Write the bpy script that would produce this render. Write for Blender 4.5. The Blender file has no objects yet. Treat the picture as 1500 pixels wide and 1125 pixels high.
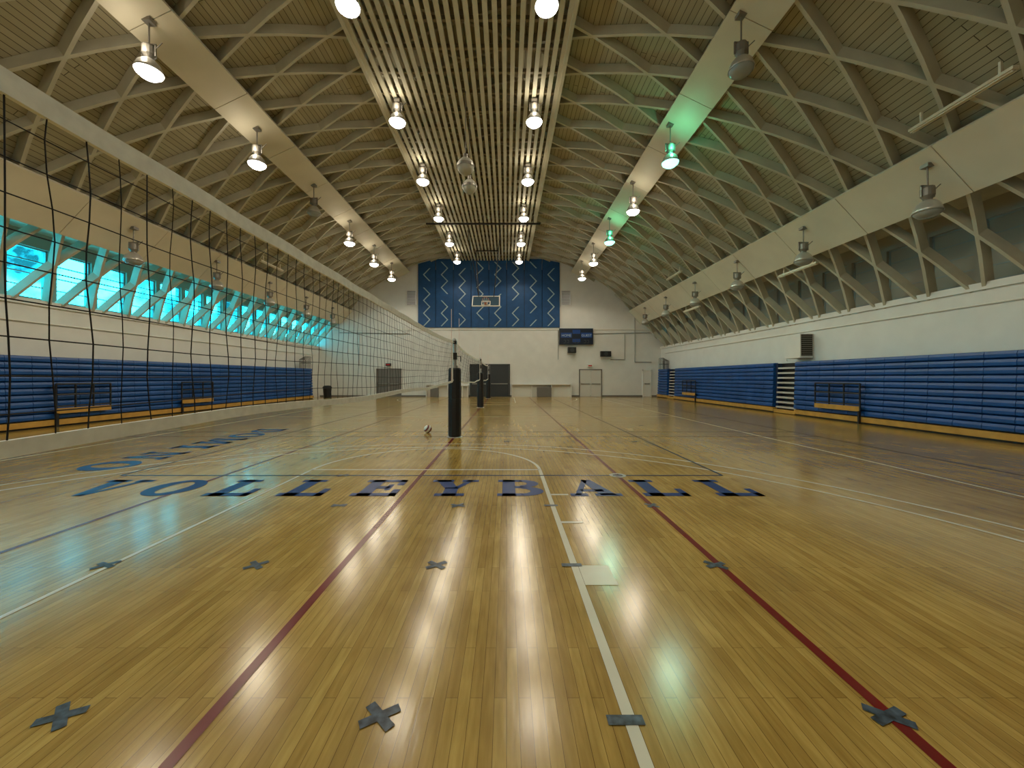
import bpy, math, random
from mathutils import Vector
random.seed(4)
S=bpy.context.scene
C=S.collection
try:
    S.view_settings.view_transform='Standard'; S.view_settings.look='None'; S.view_settings.exposure=-0.85
except Exception as ex: print(ex)
XC=-1.25; ZC=-4.34; R=15.54; YB=30.0; YF=-4.0

# ---------------------------------------------------------------- materials
def mat(name,col,rough=0.6,metal=0.0,var=0.0,scale=3.0,emit=None,es=0.0,spec=0.5,stretch=(1,1,1),bump=0.0):
    m=bpy.data.materials.new(name); m.use_nodes=True
    nt=m.node_tree; b=nt.nodes['Principled BSDF']
    b.inputs['Base Color'].default_value=(*col,1)
    b.inputs['Roughness'].default_value=rough
    b.inputs['Metallic'].default_value=metal
    b.inputs['Specular IOR Level'].default_value=spec
    tc=nt.nodes.new('ShaderNodeTexCoord'); mp=nt.nodes.new('ShaderNodeMapping')
    mp.inputs['Scale'].default_value=stretch
    n=nt.nodes.new('ShaderNodeTexNoise'); n.inputs['Scale'].default_value=scale; n.inputs['Detail'].default_value=4
    nt.links.new(tc.outputs['Object'],mp.inputs[0]); nt.links.new(mp.outputs[0],n.inputs['Vector'])
    if var>0:
        r=nt.nodes.new('ShaderNodeValToRGB')
        r.color_ramp.elements[0].position=0.3; r.color_ramp.elements[1].position=0.7
        r.color_ramp.elements[0].color=(*[c*(1-var) for c in col],1)
        r.color_ramp.elements[1].color=(*[min(1,c*(1+var)) for c in col],1)
        nt.links.new(n.outputs['Fac'],r.inputs[0]); nt.links.new(r.outputs[0],b.inputs['Base Color'])
    if bump>0:
        bp=nt.nodes.new('ShaderNodeBump'); bp.inputs['Strength'].default_value=bump; bp.inputs['Distance'].default_value=0.02
        nt.links.new(n.outputs['Fac'],bp.inputs['Height']); nt.links.new(bp.outputs[0],b.inputs['Normal'])
    if emit:
        b.inputs['Emission Color'].default_value=(*emit,1); b.inputs['Emission Strength'].default_value=es
    return m

def floor_mat():
    m=bpy.data.materials.new('maple_floor'); m.use_nodes=True
    nt=m.node_tree; L=nt.links; b=nt.nodes['Principled BSDF']
    tc=nt.nodes.new('ShaderNodeTexCoord')
    mp=nt.nodes.new('ShaderNodeMapping'); mp.inputs['Rotation'].default_value=(0,0,math.radians(90))
    br=nt.nodes.new('ShaderNodeTexBrick'); br.offset=0.37; br.offset_frequency=2
    br.inputs['Scale'].default_value=1; br.inputs['Brick Width'].default_value=0.9
    br.inputs['Row Height'].default_value=0.057; br.inputs['Mortar Size'].default_value=0.0013
    br.inputs['Color1'].default_value=(0.62,0.435,0.125,1); br.inputs['Color2'].default_value=(0.47,0.305,0.075,1)
    br.inputs['Mortar'].default_value=(0.18,0.105,0.026,1)
    L.new(tc.outputs['Object'],mp.inputs[0]); L.new(mp.outputs[0],br.inputs['Vector'])
    mp2=nt.nodes.new('ShaderNodeMapping'); mp2.inputs['Scale'].default_value=(16,1.6,1)
    n=nt.nodes.new('ShaderNodeTexNoise'); n.inputs['Scale'].default_value=2.6; n.inputs['Detail'].default_value=6
    L.new(tc.outputs['Object'],mp2.inputs[0]); L.new(mp2.outputs[0],n.inputs['Vector'])
    r=nt.nodes.new('ShaderNodeValToRGB'); r.color_ramp.elements[0].color=(0.78,0.74,0.64,1); r.color_ramp.elements[1].color=(1.08,1.08,1.08,1)
    r.color_ramp.elements[0].position=0.3; r.color_ramp.elements[1].position=0.72
    L.new(n.outputs['Fac'],r.inputs[0])
    mx=nt.nodes.new('ShaderNodeMix'); mx.data_type='RGBA'; mx.blend_type='MULTIPLY'; mx.inputs[0].default_value=1
    L.new(br.outputs['Color'],mx.inputs[6]); L.new(r.outputs[0],mx.inputs[7])
    n2=nt.nodes.new('ShaderNodeTexNoise'); n2.inputs['Scale'].default_value=1.3; n2.inputs['Detail'].default_value=6
    L.new(tc.outputs['Object'],n2.inputs['Vector'])
    r2=nt.nodes.new('ShaderNodeValToRGB'); r2.color_ramp.elements[0].color=(0.80,0.77,0.68,1); r2.color_ramp.elements[1].color=(1,1,1,1)
    r2.color_ramp.elements[0].position=0.35; r2.color_ramp.elements[1].position=0.6
    L.new(n2.outputs['Fac'],r2.inputs[0])
    mx2=nt.nodes.new('ShaderNodeMix'); mx2.data_type='RGBA'; mx2.blend_type='MULTIPLY'; mx2.inputs[0].default_value=1
    L.new(mx.outputs[2],mx2.inputs[6]); L.new(r2.outputs[0],mx2.inputs[7])
    L.new(mx2.outputs[2],b.inputs['Base Color'])
    mr=nt.nodes.new('ShaderNodeMapRange'); mr.inputs[3].default_value=0.13; mr.inputs[4].default_value=0.24
    L.new(n2.outputs['Fac'],mr.inputs[0]); L.new(mr.outputs[0],b.inputs['Roughness'])
    b.inputs['Specular IOR Level'].default_value=0.6
    b.inputs['Coat Weight'].default_value=0.25; b.inputs['Coat Roughness'].default_value=0.16
    bp=nt.nodes.new('ShaderNodeBump'); bp.inputs['Strength'].default_value=0.12; bp.inputs['Distance'].default_value=0.004
    L.new(n.outputs['Fac'],bp.inputs['Height']); L.new(bp.outputs[0],b.inputs['Normal'])
    return m

def deck_mat():
    m=bpy.data.materials.new('roof_deck_boards'); m.use_nodes=True
    nt=m.node_tree; L=nt.links; b=nt.nodes['Principled BSDF']; b.inputs['Roughness'].default_value=0.8
    uv=nt.nodes.new('ShaderNodeTexCoord')
    br=nt.nodes.new('ShaderNodeTexBrick'); br.inputs['Scale'].default_value=1
    br.inputs['Brick Width'].default_value=3.6; br.inputs['Row Height'].default_value=0.15; br.inputs['Mortar Size'].default_value=0.008
    br.inputs['Color1'].default_value=(0.45,0.405,0.27,1); br.inputs['Color2'].default_value=(0.38,0.335,0.215,1); br.inputs['Mortar'].default_value=(0.09,0.075,0.045,1)
    L.new(uv.outputs['UV'],br.inputs['Vector']); L.new(br.outputs['Color'],b.inputs['Base Color'])
    return m

M_floor=floor_mat(); M_deck=deck_mat()
M_beam=mat('painted_beam',(0.51,0.47,0.355),0.6,var=0.1,scale=2)
M_gird=mat('girder_panel',(0.67,0.60,0.45),0.55,var=0.06,scale=1)
M_slat=mat('slat_paint',(0.56,0.51,0.37),0.6,var=0.08,scale=2)
M_batt=mat('batten_paint',(0.26,0.22,0.145),0.7,var=0.1,scale=2)
M_dark=mat('dark_gap',(0.03,0.025,0.02),0.8)
M_wall=mat('white_brick_paint',(0.74,0.725,0.685),0.55,var=0.04,scale=1.5)
M_trim=mat('white_trim',(0.8,0.77,0.70),0.5)
M_blue=mat('bleacher_blue',(0.006,0.072,0.28),0.38,var=0.15,scale=1.2)
M_blued=mat('bleacher_dark_blue',(0.004,0.02,0.07),0.6)
M_gold=mat('golden_wood',(0.52,0.29,0.06),0.4,var=0.15,scale=4)
M_black=mat('black_metal',(0.010,0.010,0.012),0.45)
M_pad=mat('black_vinyl_pad',(0.010,0.010,0.013),0.4,var=0.2,scale=5,bump=0.1)
M_steel=mat('galvanised_steel',(0.45,0.44,0.42),0.35,metal=0.8)
M_alum=mat('aluminium_shelf',(0.6,0.58,0.55),0.4,metal=0.3)
M_grey=mat('grey_door',(0.17,0.155,0.14),0.5,var=0.05)
M_dgrey=mat('charcoal_door',(0.035,0.04,0.045),0.45)
M_lampb=mat('lamp_housing',(0.22,0.20,0.17),0.4,metal=0.4)
M_refl=mat('lamp_reflector',(0.55,0.53,0.48),0.3,metal=0.6)
M_on=mat('lamp_lens_lit',(1,1,1),0.3,emit=(1.0,0.96,0.88),es=22)
M_ong=mat('lamp_lens_green',(1,1,1),0.3,emit=(0.22,0.95,0.70),es=6)
M_off=mat('lamp_lens_off',(0.30,0.31,0.28),0.2)
M_redl=mat('red_line_paint',(0.17,0.008,0.008),0.25,var=0.1)
M_whl=mat('white_line_paint',(0.74,0.72,0.60),0.25,var=0.05)
M_bll=mat('blue_line_paint',(0.010,0.035,0.11),0.25,var=0.1)
M_blt=mat('blue_letter_paint',(0.005,0.042,0.20),0.35,var=0.1,spec=0.25)
M_tape=mat('grey_tape',(0.05,0.075,0.11),0.35,var=0.8,scale=25)
M_netc=mat('net_cord',(0.010,0.009,0.010),0.8)
M_netw=mat('net_band',(0.80,0.81,0.77),0.7,var=0.08,scale=20)
M_panel=mat('blue_wall_panel',(0.004,0.065,0.20),0.6,var=0.12)
M_zig=mat('silver_zigzag',(0.34,0.46,0.52),0.5)
M_winf=mat('window_frame_grey',(0.30,0.34,0.34),0.6)
M_ww=mat('window_wall_paint',(0.36,0.34,0.28),0.7)

# ---------------------------------------------------------------- mesh builder
class MB:
    def __init__(s): s.v=[]; s.f=[]
    def box(s,x0,x1,y0,y1,z0,z1):
        i=len(s.v)
        s.v+=[(x0,y0,z0),(x1,y0,z0),(x1,y1,z0),(x0,y1,z0),(x0,y0,z1),(x1,y0,z1),(x1,y1,z1),(x0,y1,z1)]
        for q in ((0,3,2,1),(4,5,6,7),(0,1,5,4),(1,2,6,5),(2,3,7,6),(3,0,4,7)): s.f.append(tuple(i+k for k in q))
        return s
    def hexa(s,pts):
        i=len(s.v); s.v+=[tuple(p) for p in pts]
        for q in ((0,3,2,1),(4,5,6,7),(0,1,5,4),(1,2,6,5),(2,3,7,6),(3,0,4,7)): s.f.append(tuple(i+k for k in q))
        return s
    def beam(s,p,q,w,h,up=(0,0,1)):
        p=Vector(p);q=Vector(q);d=(q-p).normalized();u=Vector(up)
        sd=d.cross(u)
        if sd.length<1e-4: sd=d.cross(Vector((1,0,0)))
        sd.normalize(); u=sd.cross(d).normalized()
        a=sd*w/2;b=u*h/2
        return s.hexa([p-a-b,p+a-b,q+a-b,q-a-b,p-a+b,p+a+b,q+a+b,q-a+b])
    def cyl(s,p,q,r,r2=None,n=12,cap=True):
        if r2 is None:r2=r
        p=Vector(p);q=Vector(q);d=(q-p).normalized()
        a=d.orthogonal().normalized();b=d.cross(a)
        i=len(s.v)
        for (c,rr) in ((p,r),(q,r2)):
            for k in range(n):
                t=2*math.pi*k/n; s.v.append(tuple(c+a*rr*math.cos(t)+b*rr*math.sin(t)))
        for k in range(n):
            k2=(k+1)%n; s.f.append((i+k,i+k2,i+n+k2,i+n+k))
        if cap: s.f.append(tuple(i+k for k in reversed(range(n)))); s.f.append(tuple(i+n+k for k in range(n)))
        return s
    def lathe(s,prof,c,n=20):
        i=len(s.v);m=len(prof)
        for r,z in prof:
            for k in range(n):
                t=2*math.pi*k/n; s.v.append((c[0]+r*math.cos(t),c[1]+r*math.sin(t),c[2]+z))
        for j in range(m-1):
            for k in range(n):
                k2=(k+1)%n; s.f.append((i+j*n+k,i+j*n+k2,i+(j+1)*n+k2,i+(j+1)*n+k))
        return s
    def poly(s,pts):
        i=len(s.v); s.v+=[tuple(p) for p in pts]; s.f.append(tuple(range(i,i+len(pts)))); return s
    def build(s,name,m,parent=None,smooth=False,loc=None,bevel=0):
        me=bpy.data.meshes.new(name); me.from_pydata(s.v,[],s.f); me.update()
        o=bpy.data.objects.new(name,me); C.objects.link(o); me.materials.append(m)
        if smooth:
            for p in me.polygons:p.use_smooth=True
        if parent:o.parent=parent
        if loc:o.location=loc
        if bevel:
            b=o.modifiers.new('bevel','BEVEL');b.width=bevel;b.segments=2
        return o
def empty(name,loc=(0,0,0)):
    e=bpy.data.objects.new(name,None); e.empty_display_size=0.2; e.location=loc; C.objects.link(e); return e
def arch(w,r=R): return ZC+math.sqrt(r*r-w*w)

# ---------------------------------------------------------------- floor
MB().box(XC-14.3,XC+14.3,YF-0.2,YB+0.2,-0.12,0).build('floor',M_floor)

# ---------------------------------------------------------------- ceiling deck (arched)
RD=R+0.27
th1=math.asin(11.8/RD); N=48
verts=[];faces=[]
for rr in (RD,RD+0.12):
    for i in range(N+1):
        t=-th1+2*th1*i/N
        for y in (YF,YB+0.1):
            verts.append((XC+rr*math.sin(t),y,ZC+rr*math.cos(t)))
me=bpy.data.meshes.new('ceiling')
o2=2*(N+1)
for i in range(N):
    faces.append((2*i,2*i+1,2*i+3,2*i+2)); faces.append((o2+2*i,o2+2*i+2,o2+2*i+3,o2+2*i+1))
me.from_pydata(verts,[],faces); me.update()
uvl=me.uv_layers.new(name='UVMap')
for p in me.polygons:
    for li in p.loop_indices:
        vi=me.loops[li].vertex_index%o2
        uvl.data[li].uv=(me.vertices[me.loops[li].vertex_index].co.y,(vi//2)*2*th1*RD/N)
me.materials.append(M_deck)
ceil=bpy.data.objects.new('ceiling',me); C.objects.link(ceil)
for s,nm in ((-1,'ceiling_soffit_left'),(1,'ceiling_soffit_right')):
    w0=11.75; z0=arch(w0,RD)
    b=MB()
    b.hexa([(XC+s*w0,YF,z0-0.02),(XC+s*14.0,YF,6.05),(XC+s*14.0,YB+.1,6.05),(XC+s*w0,YB+.1,z0-0.02),
            (XC+s*w0,YF,z0+0.12),(XC+s*14.0,YF,6.2),(XC+s*14.0,YB+.1,6.2),(XC+s*w0,YB+.1,z0+0.12)])
    b.build(nm,M_beam,ceil)

# lamella lattice
b=MB(); pitch=1.27; tanp=0.35; phi=math.atan(tanp)
the=math.asin(13.3/R); SEG=34; half=R*the
th_=0.078
for sg in (1,-1):
    k=-20
    while k<50:
        yc=k*pitch+0.3
        pts=[]
        for i in range(SEG+1):
            t=-the+2*the*i/SEG; y=yc+sg*tanp*R*t
            pts.append((t,y))
        for i in range(SEG):
            (t0,y0),(t1,y1)=pts[i],pts[i+1]
            if min(y0,y1)<YF or max(y0,y1)>YB: continue
            cs=[]
            for rr in (R,RD-0.005):
                for (t,y) in ((t0,y0),(t1,y1)):
                    ar=Vector((math.cos(t),0,-math.sin(t)))
                    nrm=(-math.sin(phi)*ar*sg+math.cos(phi)*Vector((0,1,0)))
                    c=Vector((XC+rr*math.sin(t),y,ZC+rr*math.cos(t)))
                    cs.append((c-nrm*th_/2,c+nrm*th_/2))
            (a0,a1),(b0,b1),(c0,c1),(d0,d1)=cs
            b.hexa([a0,a1,b1,b0,c0,c1,d1,d0])
        k+=1
b.build('lattice_beams',M_beam,ceil)

# girder panels
for s in (-1,1):
    for w,wd in ((6.8,1.05),(11.35,1.4)):
        b=MB(); t=math.asin(w/R)*s
        rad=Vector((math.sin(t),0,math.cos(t)))
        c=Vector((XC,0,ZC))+rad*(R-0.09)
        y=YF+0.02
        while y<YB-0.1:
            y1=min(y+2.52,YB-0.02)
            p=c+Vector((0,y,0)); q=c+Vector((0,y1-0.02,0))
            b.beam(p,q,wd,0.13,up=rad)
            y=y1
        b.build('girder_panel',M_gird,ceil)
        b=MB(); c2=Vector((XC,0,ZC))+rad*(R+0.06)
        b.beam(c2+Vector((0,YF+.02,0)),c2+Vector((0,YB-.02,0)),wd-0.15,0.17,up=rad)
        b.build('girder_core',M_dark,ceil)

# slatted centre
b=MB(); zs=10.6
nS=25
for i in range(nS):
    x=XC-2.85+5.7*i/(nS-1)
    b.box(x-0.064,x+0.064,YF+.02,YB-.02,zs,zs+0.09)
b.build('ceiling_slats',M_slat,ceil)
b=MB(); y=YF+0.3
while y<YB-.2:
    b.box(XC-2.9,XC+2.9,y-0.04,y+0.04,zs+0.09,zs+0.2); y+=0.85
b.build('ceiling_slat_battens',M_batt,ceil)
b=MB()
for s in (-1,1):
    b.box(XC+s*2.95-0.05,XC+s*2.95+0.05,YF+.02,YB-.02,zs-0.05,zs+0.3)
b.build('ceiling_slat_frame',M_slat,ceil)

# ---------------------------------------------------------------- walls
def endwall(name,y0,y1):
    pts=[(XC-14.0,0),(XC+14.0,0),(XC+14.0,6.1)]
    n=40
    tt=math.asin(11.9/RD)
    for i in range(n+1):
        t=tt-2*tt*i/n; pts.append((XC+(RD+.04)*math.sin(t),ZC+(RD+.04)*math.cos(t)))
    pts.append((XC-14.0,6.1))
    m=len(pts); b=MB()
    b.v=[(x,y0,z) for x,z in pts]+[(x,y1,z) for x,z in pts]
    b.f=[tuple(range(m)),tuple(reversed(range(m,2*m)))]+[(i,(i+1)%m,m+(i+1)%m,m+i) for i in range(m)]
    return b.build(name,M_wall)
wback=endwall('wall_back',YB,YB+0.2); endwall('wall_front',YF-0.2,YF)
wi=1
M_glass=bpy.data.materials.new('tinted_window_glass'); M_glass.use_nodes=True
nt=M_glass.node_tree; nt.nodes.clear()
o=nt.nodes.new('ShaderNodeOutputMaterial'); tr=nt.nodes.new('ShaderNodeBsdfTransparent'); gl=nt.nodes.new('ShaderNodeBsdfGlossy'); mx=nt.nodes.new('ShaderNodeMixShader')
tr.inputs[0].default_value=(0.55,0.95,1,1); gl.inputs['Roughness'].default_value=0.1; mx.inputs[0].default_value=0.06
nt.links.new(tr.outputs[0],mx.inputs[1]); nt.links.new(gl.outputs[0],mx.inputs[2]); nt.links.new(mx.outputs[0],o.inputs[0])
walls={}
for s,nm in ((-1,'wall_left'),(1,'wall_right')):
    b=MB()
    def bx(w0,w1,y0,y1,z0,z1):
        a,c=sorted((XC+s*w0,XC+s*w1)); b.box(a,c,y0,y1,z0,z1)
    bx(13.3,14.0,YF,YB,0,3.9)
    bx(13.24,13.32,YF,YB,3.72,3.9)
    wl=b.build(nm,M_wall); walls[s]=wl
    b=MB()
    bx(13.62,13.9,YF,YB,3.9,3.98); bx(13.62,13.9,YF,YB,5.6,6.1)
    y=YF; ys=[]
    while y<YB-0.05:
        bx(13.62,13.9,y,min(y+0.20,YB),3.98,5.6); ys.append(y+0.20); y+=1.27
    b.build('clerestory_frame',M_ww,wl)
    for y in ys:
        y1=min(y+1.07,YB-0.02)
        if y1-y<0.3: continue
        b=MB()
        fr=0.045
        bx(13.70,13.78,y,y1,3.98,3.98+fr); bx(13.70,13.78,y,y1,5.6-fr,5.6)
        bx(13.70,13.78,y,y+fr,3.98,5.6); bx(13.70,13.78,y1-fr,y1,3.98,5.6)
        for z in (4.38,4.78,5.18): bx(13.71,13.77,y,y1,z-0.016,z+0.016)
        f=b.build('window_%d'%wi,M_winf); wi+=1
        b=MB()
        if s<0:
            bx(13.735,13.745,y+fr,y1-fr,4.02,5.56); b.build('glass',M_glass,f)
        else:
            bx(13.72,13.80,y+fr,y1-fr,4.02,5.56); b.build('covering_board',M_ww,f)
MB().box(XC-13.3,XC+13.3,YB-0.03,YB,0,0.12).build('baseboard_back',M_grey)
MB().box(XC-13.3,XC+13.3,YB-0.05,YB,5.22,5.30).build('trim_1',M_trim)

# ---------------------------------------------------------------- bleachers
def bleacher(s,xf,ya,yb,gaps,rails,xw):
    root=empty('folded_bleachers',(xf,(ya+yb)/2,0)); ox,oy=xf,(ya+yb)/2
    def L(b,name,m,**k):
        b.v=[(x-ox,y-oy,z) for x,y,z in b.v]; return b.build(name,m,root,**k)
    b=MB(); bd=MB()
    prof=[(0.06,0.0),(0.005,0.025),(0.0,0.10),(0.02,0.165),(0.09,0.18),(0.2,0.18),(0.2,0.0)]
    y=ya; mod=0.61
    while y<yb-0.05:
        y1=min(y+mod,yb)
        mid=(y+y1)/2
        if any(g0<mid<g1 for g0,g1 in gaps): y=y1; continue
        for r in range(10):
            z=0.24+r*0.19; off=r*0.006
            i=len(b.v); n=len(prof)
            for yy in (y+0.006,y1-0.006):
                for px,pz in prof: b.v.append((xf+s*(px+off),yy,z+pz))
            for k in range(n): b.f.append((i+k,i+(k+1)%n,i+n+(k+1)%n,i+n+k))
            b.f.append(tuple(range(i,i+n))); b.f.append(tuple(reversed(range(i+n,i+2*n))))
        y=y1
    L(b,'seat_fronts',M_blue)
    segs=[];p=ya
    for g0,g1 in sorted(gaps): segs.append((p,g0)); p=g1
    segs.append((p,yb))
    for a,c in segs:
        x0,x1=sorted((xf+s*0.15,xw-s*0.02)); bd.box(x0,x1,a,c,0.03,2.1)
    L(bd,'carcass',M_blued)
    g=MB()
    for a,c in segs:
        x0,x1=sorted((xf-s*0.06,xf+s*0.12)); g.box(x0,x1,a,c,0.06,0.22)
    L(g,'kick_board',M_gold)
    k=MB()
    for a,c in segs:
        x0,x1=sorted((xf+s*0.02,xf+s*0.14)); k.box(x0,x1,a,c,0.0,0.06)
    L(k,'wheel_plinth',M_black)
    sh=MB(); bk=MB(); kd=MB()
    for g0,g1 in gaps:
        for r in range(9):
            x0,x1=sorted((xf+s*(0.04+0.012*r),xf+s*0.33)); sh.box(x0,x1,g0+.03,g1-.03,0.22+r*0.205,0.29+r*0.205)
        x0,x1=sorted((xf+s*0.34,xw-s*.02)); bk.box(x0,x1,g0,g1,0.02,2.1)
        x0,x1=sorted((xf-s*0.04,xf+s*0.33)); kd.box(x0,x1,g0,g1,0.02,0.16)
    if gaps:
        L(sh,'aisle_steps',M_alum); L(bk,'aisle_backing',M_black); L(kd,'aisle_kick',M_gold)
    rb=MB(); yb_=MB()
    for a,c in rails:
        x=xf-s*0.10
        for z in (1.30,0.98):
            rb.cyl((x,a,z),(x,c,z),0.026,n=8)
        for q in (a,a+(c-a)*0.33,a+(c-a)*0.66,c): rb.cyl((x,q,0.42),(x,q,1.30),0.026,n=8)
        for q in (a,c): rb.cyl((x,q,1.2),(x+s*0.15,q,1.2),0.02,n=8)
        rb.cyl((x,a,0.62),(x,c,0.62),0.02,n=8)
        x0,x1=sorted((x-s*0.03,x+s*0.02)); yb_.box(x0,x1,a,c,0.40,0.56)
        x0,x1=sorted((x,xf+s*0.05)); rb.box(x0,x1,a+.1,a+.15,0.44,0.5); rb.box(x0,x1,c-.15,c-.1,0.44,0.5)
        rb.box(min(x-.03,x+.03),max(x-.03,x+.03),a,a+.06,0,.42); 
    L(rb,'hinged_rail',M_black); L(yb_,'rail_board',M_gold)
    eb=MB()
    for q in range(5):
        x=xf+s*(0.1+q*0.09)
        eb.cyl((x,yb-0.1,2.1),(x,yb-0.1,2.95-q*.05),0.018,n=6); eb.cyl((x,yb-0.9,2.1),(x,yb-0.9,2.95-q*.05),0.018,n=6)
        eb.cyl((x,yb-0.1,2.95-q*.05),(x,yb-0.9,2.95-q*.05),0.018,n=6); eb.cyl((x,yb-0.1,2.5),(x,yb-0.9,2.5),0.018,n=6)
    L(eb,'end_guard_rails',M_black)
bleacher(1,11.5,-3.5,29.3,[(15.3,16.5),(26.4,27.4)],[(12.4,14.2),(23.2,24.9)],12.05)
bleacher(-1,-13.7,-3.5,27.2,[],[(11.6,13.2),(16.1,17.8)],-14.55)

# ---------------------------------------------------------------- lamps
def lamp(x,y,ztop,zlens,state,e):
    root=empty('high_bay_lamp',(x,y,zlens))
    h=ztop-zlens
    b=MB(); b.box(-.09,.09,-.09,.09,h-0.08,h)
    b.cyl((0,0,h-0.08),(0,0,0.62),0.018,n=8)
    b.box(-.16,.16,-.015,.015,0.60,0.63); b.box(-.16,-.13,-.015,.015,0.36,0.62); b.box(.13,.16,-.015,.015,0.36,0.62)
    b.lathe([(0.001,0.60),(0.11,0.59),(0.13,0.55),(0.13,0.38),(0.10,0.34),(0.08,0.30),(0.09,0.26)],(0,0,0),16)
    b.cyl((0.13,0,0.5),(0.30,0,0.66),0.012,n=6)
    b.build('housing',M_lampb,root,smooth=False)
    b=MB(); b.lathe([(0.09,0.27),(0.14,0.25),(0.21,0.17),(0.255,0.05),(0.27,0.0),(0.26,0.0),(0.245,0.05),(0.20,0.16),(0.13,0.235),(0.08,0.25)],(0,0,0),24)
    b.build('reflector',M_refl,root,smooth=True)
    b=MB(); b.lathe([(0.255,0.03),(0.24,-0.04),(0.16,-0.11),(0.001,-0.14)],(0,0,0),24)
    b.build('lens',{'on':M_on,'green':M_ong,'off':M_off}[state],root,smooth=True)
    if state!='off':
        l=bpy.data.lights.new('lamp_light','SPOT'); l.energy=e; l.shadow_soft_size=0.27; l.spot_size=math.radians(162); l.spot_blend=0.35
        l.color=(1,0.87,0.65) if state=='on' else (0.6,1,0.74)
        o=bpy.data.objects.new('lamp_light',l); o.parent=root; o.location=(0,0,-0.43); C.objects.link(o)
        l=bpy.data.lights.new('lamp_spill','POINT'); l.energy=24 if state=='on' else 36; l.shadow_soft_size=0.08
        l.color=(1,0.90,0.72) if state=='on' else (0.12,1,0.55)
        o=bpy.data.objects.new('lamp_spill',l); o.parent=root; o.location=(0.0,-0.26,0.42); C.objects.link(o)
E=215
ds=[1.1,4.85,8.6,12.5,16.3,20.1,23.9,27.6]
for i,d in enumerate(ds):
    for x in (-3.55,0.9): lamp(x,d,10.52,9.8,'on',E)
    stl='on' if i in (0,1,2,3,5,6,7) else 'off'
    str_='off' if i in (0,2) else ('green' if i in (3,5) else 'on')
    d2=d if i<3 else 8.6+(d-8.6)*0.955
    lamp(XC-6.75,d2,arch(6.75)-0.15,8.33,stl,E)
    lamp(XC+6.5,d2,arch(6.5)-0.13,8.38,str_,E)
    for s in (-1,1): lamp(XC+s*11.0,d2+0.3,arch(11.0)-0.2,5.32,'off',0)

# ---------------------------------------------------------------- floor markings
marks=empty('court_floor_markings')
def line(b,x0,y0,x1,y1,w,z):
    p=Vector((x0,y0,0));q=Vector((x1,y1,0));d=(q-p).normalized();n=Vector((-d.y,d.x,0))*w/2
    b.poly([(*(p-n).xy,z),(*(q-n).xy,z),(*(q+n).xy,z),(*(p+n).xy,z)])
def arc(b,cx,cy,r,a0,a1,w,z,n=64):
    for i in range(n):
        t0=a0+(a1-a0)*i/n;t1=a0+(a1-a0)*(i+1)/n
        b.poly([(cx+(r-w/2)*math.cos(t0),cy+(r-w/2)*math.sin(t0),z),(cx+(r+w/2)*math.cos(t0),cy+(r+w/2)*math.sin(t0),z),
                (cx+(r+w/2)*math.cos(t1),cy+(r+w/2)*math.sin(t1),z),(cx+(r-w/2)*math.cos(t1),cy+(r-w/2)*math.sin(t1),z)])
CX=-1.31
b=MB()
for x in (CX,1.70,-4.33): line(b,x,YF+.3,x,29.2,0.058,0.0020)
b.build('red_lines',M_redl,marks)
b=MB()
line(b,0.54,0.45,0.54,6.25,0.055,0.0024); line(b,CX-1.85,0.45,CX-1.85,6.25,0.04,0.0024)
line(b,CX-1.85,6.25,0.54,6.25,0.05,0.0024)
arc(b,CX,6.25,1.85,0,math.pi,0.05,0.0024)
arc(b,CX,2.06,6.2,0.0,math.pi,0.05,0.0024,96); arc(b,CX,2.06,6.62,0.0,math.pi,0.05,0.0024,96)
for s in (-1,1):
    line(b,CX+s*6.2,0.45,CX+s*6.2,2.06,0.05,0.0024)
    line(b,CX+s*7.8,0.45,CX+s*7.8,28.9,0.055,0.0024)
    if s>0:
        for yy in (3.98,4.92): line(b,CX+s*1.87,yy,CX+s*2.1,yy,0.05,0.0024)
        xa,xb=sorted((CX+s*1.88,CX+s*2.12)); line(b,xa,2.92,xb,2.92,0.29,0.0024)
    line(b,CX+s*1.85,23.0,CX+s*1.85,28.9,0.055,0.0024)
line(b,CX-7.8,0.45,CX+7.8,0.45,0.055,0.0024); line(b,CX-7.8,28.9,CX+7.8,28.9,0.055,0.0024)
line(b,CX-1.85,23.1,0.54,23.1,0.05,0.0024)
arc(b,CX,23.1,1.85,math.pi,2*math.pi,0.05,0.0024)
arc(b,CX,27.3,6.2,math.pi,2*math.pi,0.05,0.0024,96)
line(b,CX-7.8,14.7,CX+7.8,14.7,0.05,0.0024)
b.build('white_lines',M_whl,marks)
b=MB()
line(b,-5.9,5.88,3.3,5.88,0.05,0.0028); line(b,3.3,5.88,3.3,27,0.045,0.0028); line(b,-5.9,5.88,-5.9,27,0.045,0.0028)
for x in (7.9,-10.4): line(b,x,0.9,x,28,0.045,0.0028)
for yy in (9.75,10.6,19.2,20.0): line(b,-10.4,yy,7.9,yy,0.04,0.0028)
b.build('blue_lines',M_bll,marks)
def ring(cx,cy,ro,so,ri,si,a0,a1,n=24):
    out=[]
    for i in range(n):
        t0=a0+(a1-a0)*i/n;t1=a0+(a1-a0)*(i+1)/n
        out.append([(cx+ri*math.cos(t0),cy+si*math.sin(t0)),(cx+ro*math.cos(t0),cy+so*math.sin(t0)),(cx+ro*math.cos(t1),cy+so*math.sin(t1)),(cx+ri*math.cos(t1),cy+si*math.sin(t1))])
    return out
def rc(x0,y0,x1,y1): return [(x0,y0),(x1,y0),(x1,y1),(x0,y1)]
P=math.pi
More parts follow.
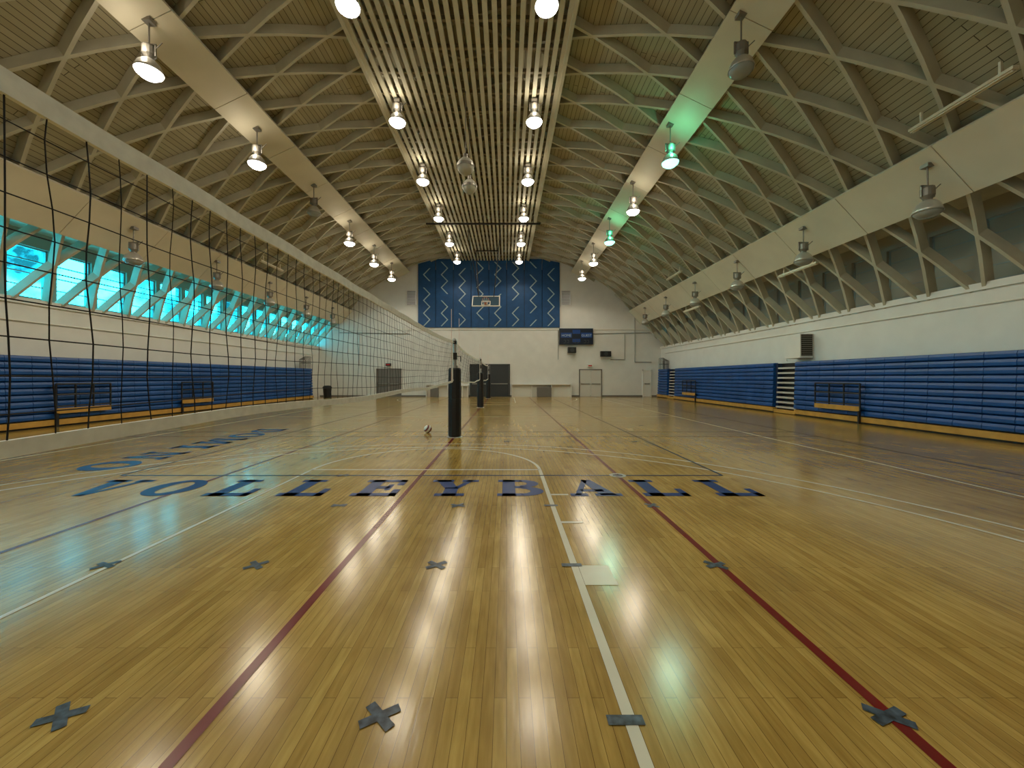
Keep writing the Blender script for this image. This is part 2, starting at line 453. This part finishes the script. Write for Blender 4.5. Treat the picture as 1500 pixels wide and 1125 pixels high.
G={
'L':[rc(.12,0,.38,1),rc(0,.86,.52,1),rc(0,0,.88,.17),rc(.74,0,.88,.42)],
'V':[[(.38,0),(.56,0),(.38,1),(.08,1)],[(.46,0),(.58,0),(.88,1),(.75,1)],rc(0,.86,.48,1),rc(.62,.86,1.0,1)],
'O':ring(.47,.5,.49,.5,.22,.36,0,2*P,36),
'E':[rc(.12,0,.38,1),rc(0,.85,.86,1),rc(0,0,.88,.16),rc(.74,0,.88,.38),rc(.72,.64,.86,1),rc(.36,.42,.62,.58),rc(.55,.32,.66,.68)],
'Y':[rc(.35,0,.62,.48),rc(.2,0,.78,.14),[(.35,.42),(.62,.42),(.38,1),(.06,1)],[(.50,.42),(.62,.42),(.92,1),(.78,1)],rc(0,.86,.46,1),rc(.64,.86,1.0,1)],
'B':[rc(.10,0,.36,1),rc(0,.86,.5,1),rc(0,0,.5,.14),rc(.34,.45,.5,.58)]+ring(.48,.275,.44,.275,.18,.14,-P/2,P/2)+ring(.46,.745,.40,.255,.16,.12,-P/2,P/2),
'A':[[(.08,.05),(.20,.05),(.54,1),(.42,1)],[(.58,.05),(.90,.05),(.60,1),(.38,1)],rc(.24,.25,.7,.38),rc(0,0,.34,.14),rc(.48,0,1.0,.14)],
'D':[rc(.10,0,.36,1),rc(0,.86,.46,1),rc(0,0,.46,.14)]+ring(.44,.5,.50,.5,.24,.36,-P/2,P/2),
'M':[rc(.10,0,.22,1),rc(.72,0,.98,1),[(.40,.1),(.54,.1),(.34,1),(.08,1)],[(.42,.1),(.54,.1),(.88,1),(.74,1)],rc(0,0,.34,.14),rc(.62,0,1.08,.14),rc(0,.86,.3,1),rc(.76,.86,1.08,1)],
'I':[rc(.28,0,.56,1),rc(.14,0,.70,.14),rc(.14,.86,.70,1)],
'N':[rc(.12,0,.23,1),rc(.72,0,.83,1),[(.66,0),(.83,0),(.34,1),(.08,1)],rc(0,0,.36,.14),rc(0,.86,.3,1),rc(.58,.86,.98,1)],
}
def text(word,o,rd,up,pitch,w,h,z):
    b=MB(); o=Vector(o);rd=Vector(rd);up=Vector(up)
    for i,ch in enumerate(word):
        for q in G[ch]:
            b.poly([(*(o+rd*(i*pitch+p[0]*w)+up*(p[1]*h)),z) for p in q])
    return b
text('VOLLEYBALL',(-5.76,4.86),(1,0),(0,1),0.94,0.66,0.76,0.0034).build('volleyball_lettering',M_blt,marks)
text('DOMINO',(-7.15,11.2),(0,-1),(1,0),0.86,0.76,0.82,0.0034).build('side_lettering',M_blt,marks)
b=MB()
for d,xs in ((1.70,(-1.97,-.56,1.69)),(3.07,(-3.2,-2.0,-.56,1.67)),(4.5,(-1.96,-.57,1.70)),(5.88,(1.70,-2.5)),(9.0,(0,3.0,-4.0)),(12,(4.2,2.0))):
    for x in xs:
        for a in (0.6,-0.55):
            a+=random.uniform(-.3,.3)
            dx,dy=0.088*math.cos(a),0.088*math.sin(a)
            line(b,x-dx,d-dy,x+dx,d+dy,0.045,0.0040+0.0004*(a>0))
for d in (1.68,3.07,4.5): line(b,0.44,d,0.60,d,0.05,0.0042)
b.build('tape_marks',M_tape,marks)
b=MB(); arc(b,1.70,5.88,0.10,0,2*P,0.05,0.005,24); b.build('socket_ring',M_steel,marks)

# ---------------------------------------------------------------- nets & posts
M_ant=mat('antenna_red_white',(0.75,0.6,0.55),0.4)
def net(ya,yb):
    cu=bpy.data.curves.new('cords','CURVE'); cu.dimensions='3D'; cu.bevel_depth=0.0020; cu.bevel_resolution=0
    root=empty('volleyball_net',(CX,(ya+yb)/2,1.8)); oy=(ya+yb)/2
    Ln=yb-ya
    def top(y):
        u=(y-ya)/Ln; return 2.27+0.10*max(0,(2*u-1))**3+0.10*max(0,(1-2*u))**3*(0 if ya<1 else 1)
    def pos(y,k):
        zt=top(y); u=k/10
        z=zt-u*0.95+0.012*math.sin(y*2.1+k)*(u)
        return Vector((0.015*math.sin(y*1.7)*u+0.005*math.sin(y*9+k*1.3),y-oy,z-1.8))
    st=0.1; n=int(Ln/st)
    def spl(pts):
        sp=cu.splines.new('POLY'); sp.points.add(len(pts)-1)
        for i,p in enumerate(pts): sp.points[i].co=(*p,1)
    for k in range(1,10): spl([pos(ya+i*st,k) for i in range(n+1)])
    for i in range(n+1):
        sh=0.008*math.sin(i*2.3)
        spl([pos(ya+i*st+sh*math.sin(k*1.1),k) for k in range(0,11)])
    o=bpy.data.objects.new('cords',cu); C.objects.link(o); o.parent=root; cu.materials.append(M_netc)
    for nm,k,hh,tk in (('top_band',0,0.066,0.008),('bottom_band',10,0.045,0.008)):
        b=MB()
        for i in range(n):
            p=pos(ya+i*st,k);q=pos(ya+(i+1)*st,k)
            b.hexa([(p.x-tk,p.y,p.z-hh/2),(p.x+tk,p.y,p.z-hh/2),(q.x+tk,q.y,q.z-hh/2),(q.x-tk,q.y,q.z-hh/2),
                    (p.x-tk,p.y,p.z+hh/2),(p.x+tk,p.y,p.z+hh/2),(q.x+tk,q.y,q.z+hh/2),(q.x-tk,q.y,q.z+hh/2)])
        b.build(nm,M_netw,root)
    b=MB()
    for y in (ya,yb):
        b.box(-0.012,0.012,y-oy-0.03,y-oy+0.03,top(y)-0.97-1.8,top(y)+0.03-1.8)
    b.build('side_bands',M_netw,root)
    b=MB()
    e=0.38
    for y,sg in ((ya,-1),(yb,1)):
        for dz in (0.0,-0.5,-0.95):
            b.cyl((0,y-oy,top(y)+dz-1.8),(0,y-oy+sg*e,2.38+dz*0.98-1.8),0.006,n=6)
    b.build('tension_ropes',M_netw,root)
    b=MB()
    for y in (ya+0.3,yb-0.3):
        b.cyl((0.02,y-oy,top(y)-0.95-1.8),(0.02,y-oy,top(y)+0.75-1.8),0.007,n=6)
    b.build('antennas',M_ant,root)
net(-0.2,9.3); net(10.15,18.8); net(19.6,27.1)
for d in (-0.62,9.7,19.2,27.5):
    root=empty('volleyball_net_post',(CX,d,0))
    b=MB(); b.cyl((0,0,0.01),(0,0,2.45),0.045,n=16); b.cyl((0,0,2.45),(0,0,2.49),0.05,0.03,n=16)
    b.cyl((0,0,1.72),(0,0,1.80),0.075,n=16)
    b.build('pole',M_steel,root)
    b=MB(); b.lathe([(0.05,0.02),(0.15,0.02),(0.165,0.05),(0.165,0.95),(0.158,0.97),(0.165,0.99),(0.16,1.70),(0.14,1.74),(0.05,1.745)],(0,0,0),10)
    b.build('padding',M_pad,root)
    b=MB(); b.box(-0.07,0.07,-0.10,-0.04,1.95,2.12); b.cyl((0.07,-0.07,2.03),(0.16,-0.07,2.03),0.01,n=8); b.cyl((0.16,-0.07,2.03),(0.16,-0.07,1.90),0.012,n=8)
    b.box(-0.05,0.05,-0.07,0.07,2.34,2.42)
    b.build('winch',M_black,root)
    b=MB(); b.lathe([(0.001,0.012),(0.19,0.010),(0.20,0.0)],(0,0,0.004),20); b.build('floor_plate',M_steel,root)

# volleyball
def ball_mat():
    m=mat('volleyball_leather',(0.8,0.78,0.7),0.5); nt=m.node_tree; b=nt.nodes['Principled BSDF']
    tc=nt.nodes.new('ShaderNodeTexCoord'); w=nt.nodes.new('ShaderNodeTexWave'); w.inputs['Scale'].default_value=3.2; w.inputs['Distortion'].default_value=2.0; w.inputs['Detail'].default_value=0
    r=nt.nodes.new('ShaderNodeValToRGB'); r.color_ramp.interpolation='CONSTANT'
    r.color_ramp.elements[0].color=(0.85,0.84,0.80,1); r.color_ramp.elements[1].color=(0.03,0.03,0.05,1); r.color_ramp.elements[1].position=0.60
    e=r.color_ramp.elements.new(0.95); e.color=(0.4,0.04,0.03,1)
    nt.links.new(tc.outputs['Object'],w.inputs['Vector']); nt.links.new(w.outputs['Fac'],r.inputs[0]); nt.links.new(r.outputs[0],b.inputs['Base Color'])
    return m
b=MB(); pr=[(max(0.0005,0.107*math.sin(P*i/20)),-0.107*math.cos(P*i/20)) for i in range(21)]
b.lathe(pr,(0,0,0),28); o=b.build('volleyball',ball_mat(),smooth=True,loc=(-2.13,10.4,0.108)); o.rotation_euler=(0.6,0.5,0.6)

# ---------------------------------------------------------------- back wall things
root=empty('blue_acoustic_wall_panel',(0,YB,0)); b=MB(); bz=MB(); bs=MB()
x0,x1=-6.9,4.15; nc=8; cw=(x1-x0)/nc
def topz(x): return min(10.72,arch(abs(x-XC))+0.2)
for i in range(nc):
    a=x0+i*cw+0.02; c=x0+(i+1)*cw-0.02
    za,zc=topz(a),topz(c)
    b.hexa([(a,-0.10,5.4),(c,-0.10,5.4),(c,-0.01,5.4),(a,-0.01,5.4),(a,-0.10,za),(c,-0.10,zc),(c,-0.01,zc),(a,-0.01,za)])
    xm=(a+c)/2; z=5.5; k=0; dz=0.50; am=0.24
    while z+dz<min(za,zc)-0.05:
        xa=xm+(am if k%2 else -am); xb=xm+(-am if k%2 else am)
        if (k+i*2)%7!=6:
            ww=0.05
            bz.hexa([(xa-ww,-0.125,z),(xa+ww,-0.125,z),(xa+ww,-0.1,z),(xa-ww,-0.1,z),(xb-ww,-0.125,z+dz),(xb+ww,-0.125,z+dz),(xb+ww,-0.1,z+dz),(xb-ww,-0.1,z+dz)])
        z+=dz;k+=1
b.build('panels',M_panel,root); bz.build('zigzag_strips',M_zig,root)
bs.box(x0,x1,-0.012,-0.002,5.4,9.9).build('backing',M_black,root)

root=empty('basketball_backboard',(-1.37,25.7,6.6))
ang=math.radians(40)
def tl(px,py,pz):
    return (px,py*math.cos(ang)+pz*math.sin(ang),-py*math.sin(ang)+pz*math.cos(ang))
def tbox(b,x0,x1,y0,y1,z0,z1):
    b.hexa([tl(*p) for p in ((x0,y0,z0),(x1,y0,z0),(x1,y1,z0),(x0,y1,z0),(x0,y0,z1),(x1,y0,z1),(x1,y1,z1),(x0,y1,z1))])
b=MB(); tbox(b,-.9,.9,-.015,.015,-.5,.5)
b.build('glass',mat('backboard_glass',(0.05,0.09,0.13),0.15),root)
b=MB()
for q in ((-.92,.92,.47,.53),(-.92,.92,-.53,-.47),(-.93,-.87,-.53,.53),(.87,.93,-.53,.53),(-.3,.3,-.05,-.0),(-.3,.3,-.42,-.37),(-.3,-.25,-.42,0),(.25,.3,-.42,0)):
    tbox(b,q[0],q[1],-.03,.02,q[2],q[3])
b.build('white_border',M_trim,root)
b=MB()
for i in range(20):
    t0=2*P*i/20;t1=2*P*(i+1)/20
    b.cyl(tl(.23*math.cos(t0),-.40+.23*math.sin(t0),-.38),tl(.23*math.cos(t1),-.40+.23*math.sin(t1),-.38),0.012,n=6)
tbox(b,-.1,.1,-.18,-.02,-.42,-.34)
b.build('rim',mat('orange_rim',(0.35,0.08,0.02),0.4),root)
b=MB()
for i in range(10):
    t0=2*P*i/10
    b.cyl(tl(.22*math.cos(t0),-.40+.22*math.sin(t0),-.38),tl(.12*math.cos(t0+.3),-.40+.12*math.sin(t0+.3),-.75),0.008,n=4)
b.build('hoop_net',M_trim,root)
b=MB()
for x in (-.5,.5):
    b.cyl((x,0.3,0.3),(x*1.6,1.6,3.9),0.035,n=8); b.cyl((x,0.0,-.2),(x,0.3,0.3),0.03,n=8); b.cyl((x,0.3,.3),(x*2,-2.2,3.9),0.025,n=8)
b.cyl((-.5,.3,.3),(.5,.3,.3),0.03,n=8); b.cyl((-.8,1.6,3.9),(.8,1.6,3.9),0.04,n=8)
b.build('support_frame',M_black,root)
root=empty('ceiling_curtain_bar',(-1.3,21.5,10.1)); b=MB(); b.cyl((-3.2,0,0),(3.2,0,0),0.05,n=10)
for x in (-2.8,0,2.8): b.cyl((x,0,0),(x,0,0.42),0.02,n=6)
b.build('bar',M_black,root)

# scoreboard
root=empty('scoreboard',(5.4,29.8,4.68))
MB().box(-1.3,1.3,-.1,.18,-.62,.62).build('case',mat('scoreboard_face',(0.004,0.010,0.03),0.4),root,bevel=0.02)
b=MB(); 
for x in (-.78,.78): b.box(x-.42,x+.42,-.12,-.1,-.1,.28)
b.box(-.3,.3,-.12,-.1,.2,.5); b.box(-.3,.3,-.12,-.1,-.45,-.2)
b.build('blue_fields',mat('scoreboard_blue',(0.004,0.05,0.24),0.4),root)
def txt(s,x,z,size,parent,m):
    c=bpy.data.curves.new('label','FONT'); c.body=s; c.size=size; c.align_x='CENTER'; c.extrude=0.004; c.materials.append(m)
    o=bpy.data.objects.new('label',c); C.objects.link(o); o.parent=parent; o.location=(x,-.127,z); o.rotation_euler=(P/2,0,0)
M_lab=mat('label_white',(0.45,0.55,0.65),0.5)
txt('HOME',-.78,-.02,.26,root,M_lab); txt('GUEST',.78,-.02,.26,root,M_lab)
b=MB()
for x in (-.9,-.66,.66,.9,-.12,.12): 
    b.box(x-.07,x+.07,-.125,-.1,-.50,-.47); b.box(x-.07,x+.07,-.125,-.1,-.30,-.27); b.box(x+.05,x+.08,-.125,-.1,-.48,-.29)
b.build('digits',mat('digit_dim',(0.06,0.07,0.08),0.5),root)

def speaker(x,z,w,h,y=29.7):
    r=empty('wall_speaker',(x,y,z)); MB().box(-w/2,w/2,-.18,.15,-h/2,h/2).build('cabinet',M_black,r,bevel=0.02)
    MB().cyl((0,-.185,0),(0,-.18,0),min(w,h)*.36,n=16).build('cone',M_dgrey,r)
    MB().box(-.04,.04,.15,.30,-.04,.04).build('bracket',M_steel,r)
speaker(5.05,3.62,.62,.45); speaker(7.65,3.32,.8,.42)
for x in (-7.4,4.62):
    r=empty('wall_vent_grille',(x,29.95,7.7)); b=MB()
    b.box(-.36,.36,-.02,.05,-.55,.55); b.build('frame',M_steel,r)
    b=MB()
    for i in range(9): b.box(-.3,.3,-.045,-.02,-.5+i*.12,-.44+i*.12)
    b.build('louvres',M_grey,r)

def door(n,x0,x1,h,m,frame,leaves=2):
    r=empty('door_%d'%n,((x0+x1)/2,YB,0)); w=(x1-x0)/2
    b=MB(); b.box(-w,-w+.07,-.06,-.001,0,h); b.box(w-.07,w,-.06,-.001,0,h); b.box(-w,w,-.06,-.001,h-.07,h); b.build('frame',frame,r)
    b=MB(); lw=(2*w-.14)/leaves
    for i in range(leaves):
        b.box(-w+.07+i*lw+.012,-w+.07+(i+1)*lw-.012,-.035,-.001,0.01,h-.07)
    b.build('leaves',m,r)
    b=MB()
    for i in range(leaves):
        b.box(-w+.07+i*lw+.1,-w+.07+(i+1)*lw-.1,-.09,-.05,0.98,1.04)
        b.box(-w+.07+i*lw+.1,-w+.07+i*lw+.15,-.09,-.03,0.97,1.05); b.box(-w+.07+(i+1)*lw-.15,-w+.07+(i+1)*lw-.1,-.09,-.03,0.97,1.05)
    b.build('push_bar',M_steel,r)
M_wdoor=mat('white_door_leaf',(0.62,0.60,0.55),0.5)
door(1,-10.15,-8.2,2.2,M_grey,M_grey); door(2,-2.87,0.27,2.55,M_dgrey,M_dgrey,2); door(3,5.65,7.45,2.15,M_wdoor,M_grey,2)
door(4,10.6,11.3,2.1,M_trim,M_trim,1)
M_exit=mat('exit_red',(0.5,0.02,0.02),0.5)
for i,x in enumerate((-9.2,6.5)):
    r=empty('exit_sign',(x,29.9,2.5 if i==0 else 2.42)); MB().box(-.2,.2,-.05,.09,-.1,.1).build('sign_box',M_trim if i else M_black,r)
    b=MB(); b.box(-.14,.14,-.056,-.05,-.05,.05).build('lettering',M_exit,r)
def counter(x0,x1,h,box=None):
    r=empty('low_wall_counter',((x0+x1)/2,29.7,0)); w=(x1-x0)/2
    b=MB(); b.box(-w,w,-.25,.28,h-.06,h)
    n=max(2,int(w*2/1.2))
    for i in range(n+1):
        x=-w+.03+(2*w-.06)*i/n; b.box(x-.03,x+.03,-.2,.25,0,h-.06)
    b.box(-w,w,.1,.27,0.0,h-.06)
    b.build('bench_top',M_trim,r)
    if box: MB().box(box[0],box[1],-.24,.09,0.0,h-.25).build('equipment_box',M_grey,r,bevel=.02)
counter(0.4,5.0,1.0,(-.35,.75)); counter(-6.2,-4.5,.95,(-.5,.1)); counter(-3.8,-2.95,.9)
b=MB()
for p,q in (((6.75,4.9),(11.2,5.0)),((4.02,5.15),(4.02,2.9)),((10.0,5.0),(10.0,2.7)),((10.0,2.7),(11.3,2.7)),((8.1,2.9),(9.2,2.9)),((9.2,2.9),(9.2,4.9)),((10.0,8.0),(10.0,5.0)),((-13.0,5.0),(-7.5,4.9)),((-11.5,4.9),(-11.5,2.4))):
    b.cyl((p[0],29.96,p[1]),(q[0],29.96,q[1]),0.03,n=6)
b.build('conduit_pipes',M_steel,wback)
r=empty('trash_can',(-13.2,28.3,0)); b=MB(); b.lathe([(0.001,0.0),(.24,0),(.30,.72),(.32,.74),(.32,.80),(.22,.90),(.001,.92)],(0,0,0.0),20); b.build('bin',M_black,r,smooth=False)
r=empty('wall_heater_unit',(11.78,15.5,2.75)); MB().box(-.26,.26,-.42,.42,-.48,.48).build('cabinet',M_wall,r,bevel=.02)
b=MB(); b.box(-.22,.22,-.43,-.42,-.4,.44); b.build('grille_back',M_dark,r)
b=MB()
for i in range(10): b.box(-.21,.21,-.45,-.43,-.38+i*.082,-.35+i*.082)
b.build('louvres',M_lampb,r)
b=MB(); b.cyl((12.02,2,3.35),(12.02,29,3.35),0.025,n=6); b.cyl((12.02,16.5,3.35),(12.02,16.5,2.2),0.02,n=6); b.build('conduit',M_trim,walls[1])
b=MB(); b.cyl((-14.51,2,3.2),(-14.51,29,3.2),0.025,n=6); b.build('conduit',M_trim,walls[-1])
for (x,y,z) in ((9.15,7.8,7.05),(9.15,21,7.05),(10.6,14.0,5.4),(10.6,22.0,5.4),(-11.6,19,7.0)):
    r=empty('fluorescent_strip_light',(x,y,z)); b=MB(); b.box(-.06,.06,-.9,.9,0,.06); b.box(-.02,.02,-.7,-.66,.06,.30); b.box(-.02,.02,.66,.7,.06,.30); b.build('batten',M_gird,r)
    b=MB(); b.cyl((-.03,-.88,-.02),(-.03,.88,-.02),.018,n=8); b.cyl((.03,-.88,-.02),(.03,.88,-.02),.018,n=8); b.build('tubes',M_gird,r)
M_globe=mat('globe_cream',(0.42,0.40,0.33),0.5)
for y,rr in ((12.2,.27),(13.5,.25)):
    r=empty('hanging_globe_speaker',(-1.3,y,8.2)); b=MB(); pr=[(max(.001,rr*math.sin(P*i/16)),-rr*math.cos(P*i/16)) for i in range(17)]
    b.lathe(pr,(0,0,0),24); b.build('globe',M_globe,r,smooth=True)
    b=MB(); b.lathe([(rr+.008,-.05),(rr+.014,-.02),(rr+.014,.02),(rr+.008,.05)],(0,0,0),24); b.cyl((0,0,rr),(0,0,rr+.12),.07,n=12); b.cyl((0,0,rr+.1),(0,0,2.38),.015,n=6); b.build('band_and_stem',M_lampb,r)

# ---------------------------------------------------------------- world
w=bpy.data.worlds.new('outside'); S.world=w; w.use_nodes=True; nt=w.node_tree; bg=nt.nodes['Background']
tc=nt.nodes.new('ShaderNodeTexCoord'); n=nt.nodes.new('ShaderNodeTexNoise'); n.inputs['Scale'].default_value=16; n.inputs['Detail'].default_value=6
r=nt.nodes.new('ShaderNodeValToRGB'); cr=r.color_ramp
cr.elements[0].position=0.38; cr.elements[0].color=(0.002,0.020,0.026,1)
cr.elements[1].position=0.64; cr.elements[1].color=(0.09,0.9,1,1)
e=cr.elements.new(0.5); e.color=(0.012,0.24,0.32,1)
nt.links.new(tc.outputs['Generated'],n.inputs['Vector']); nt.links.new(n.outputs['Fac'],r.inputs[0]); nt.links.new(r.outputs[0],bg.inputs[0])
bg.inputs[1].default_value=34.0

# ---------------------------------------------------------------- camera
cd=bpy.data.cameras.new('camera'); cam=bpy.data.objects.new('camera',cd); C.objects.link(cam)
cam.location=(0,0,1.5); cam.rotation_euler=(P/2,0,0)
cd.sensor_width=36; cd.lens=36*563/1500; cd.shift_x=8/1500; cd.shift_y=-9.5/1500; cd.clip_start=0.05; cd.clip_end=200
S.camera=cam
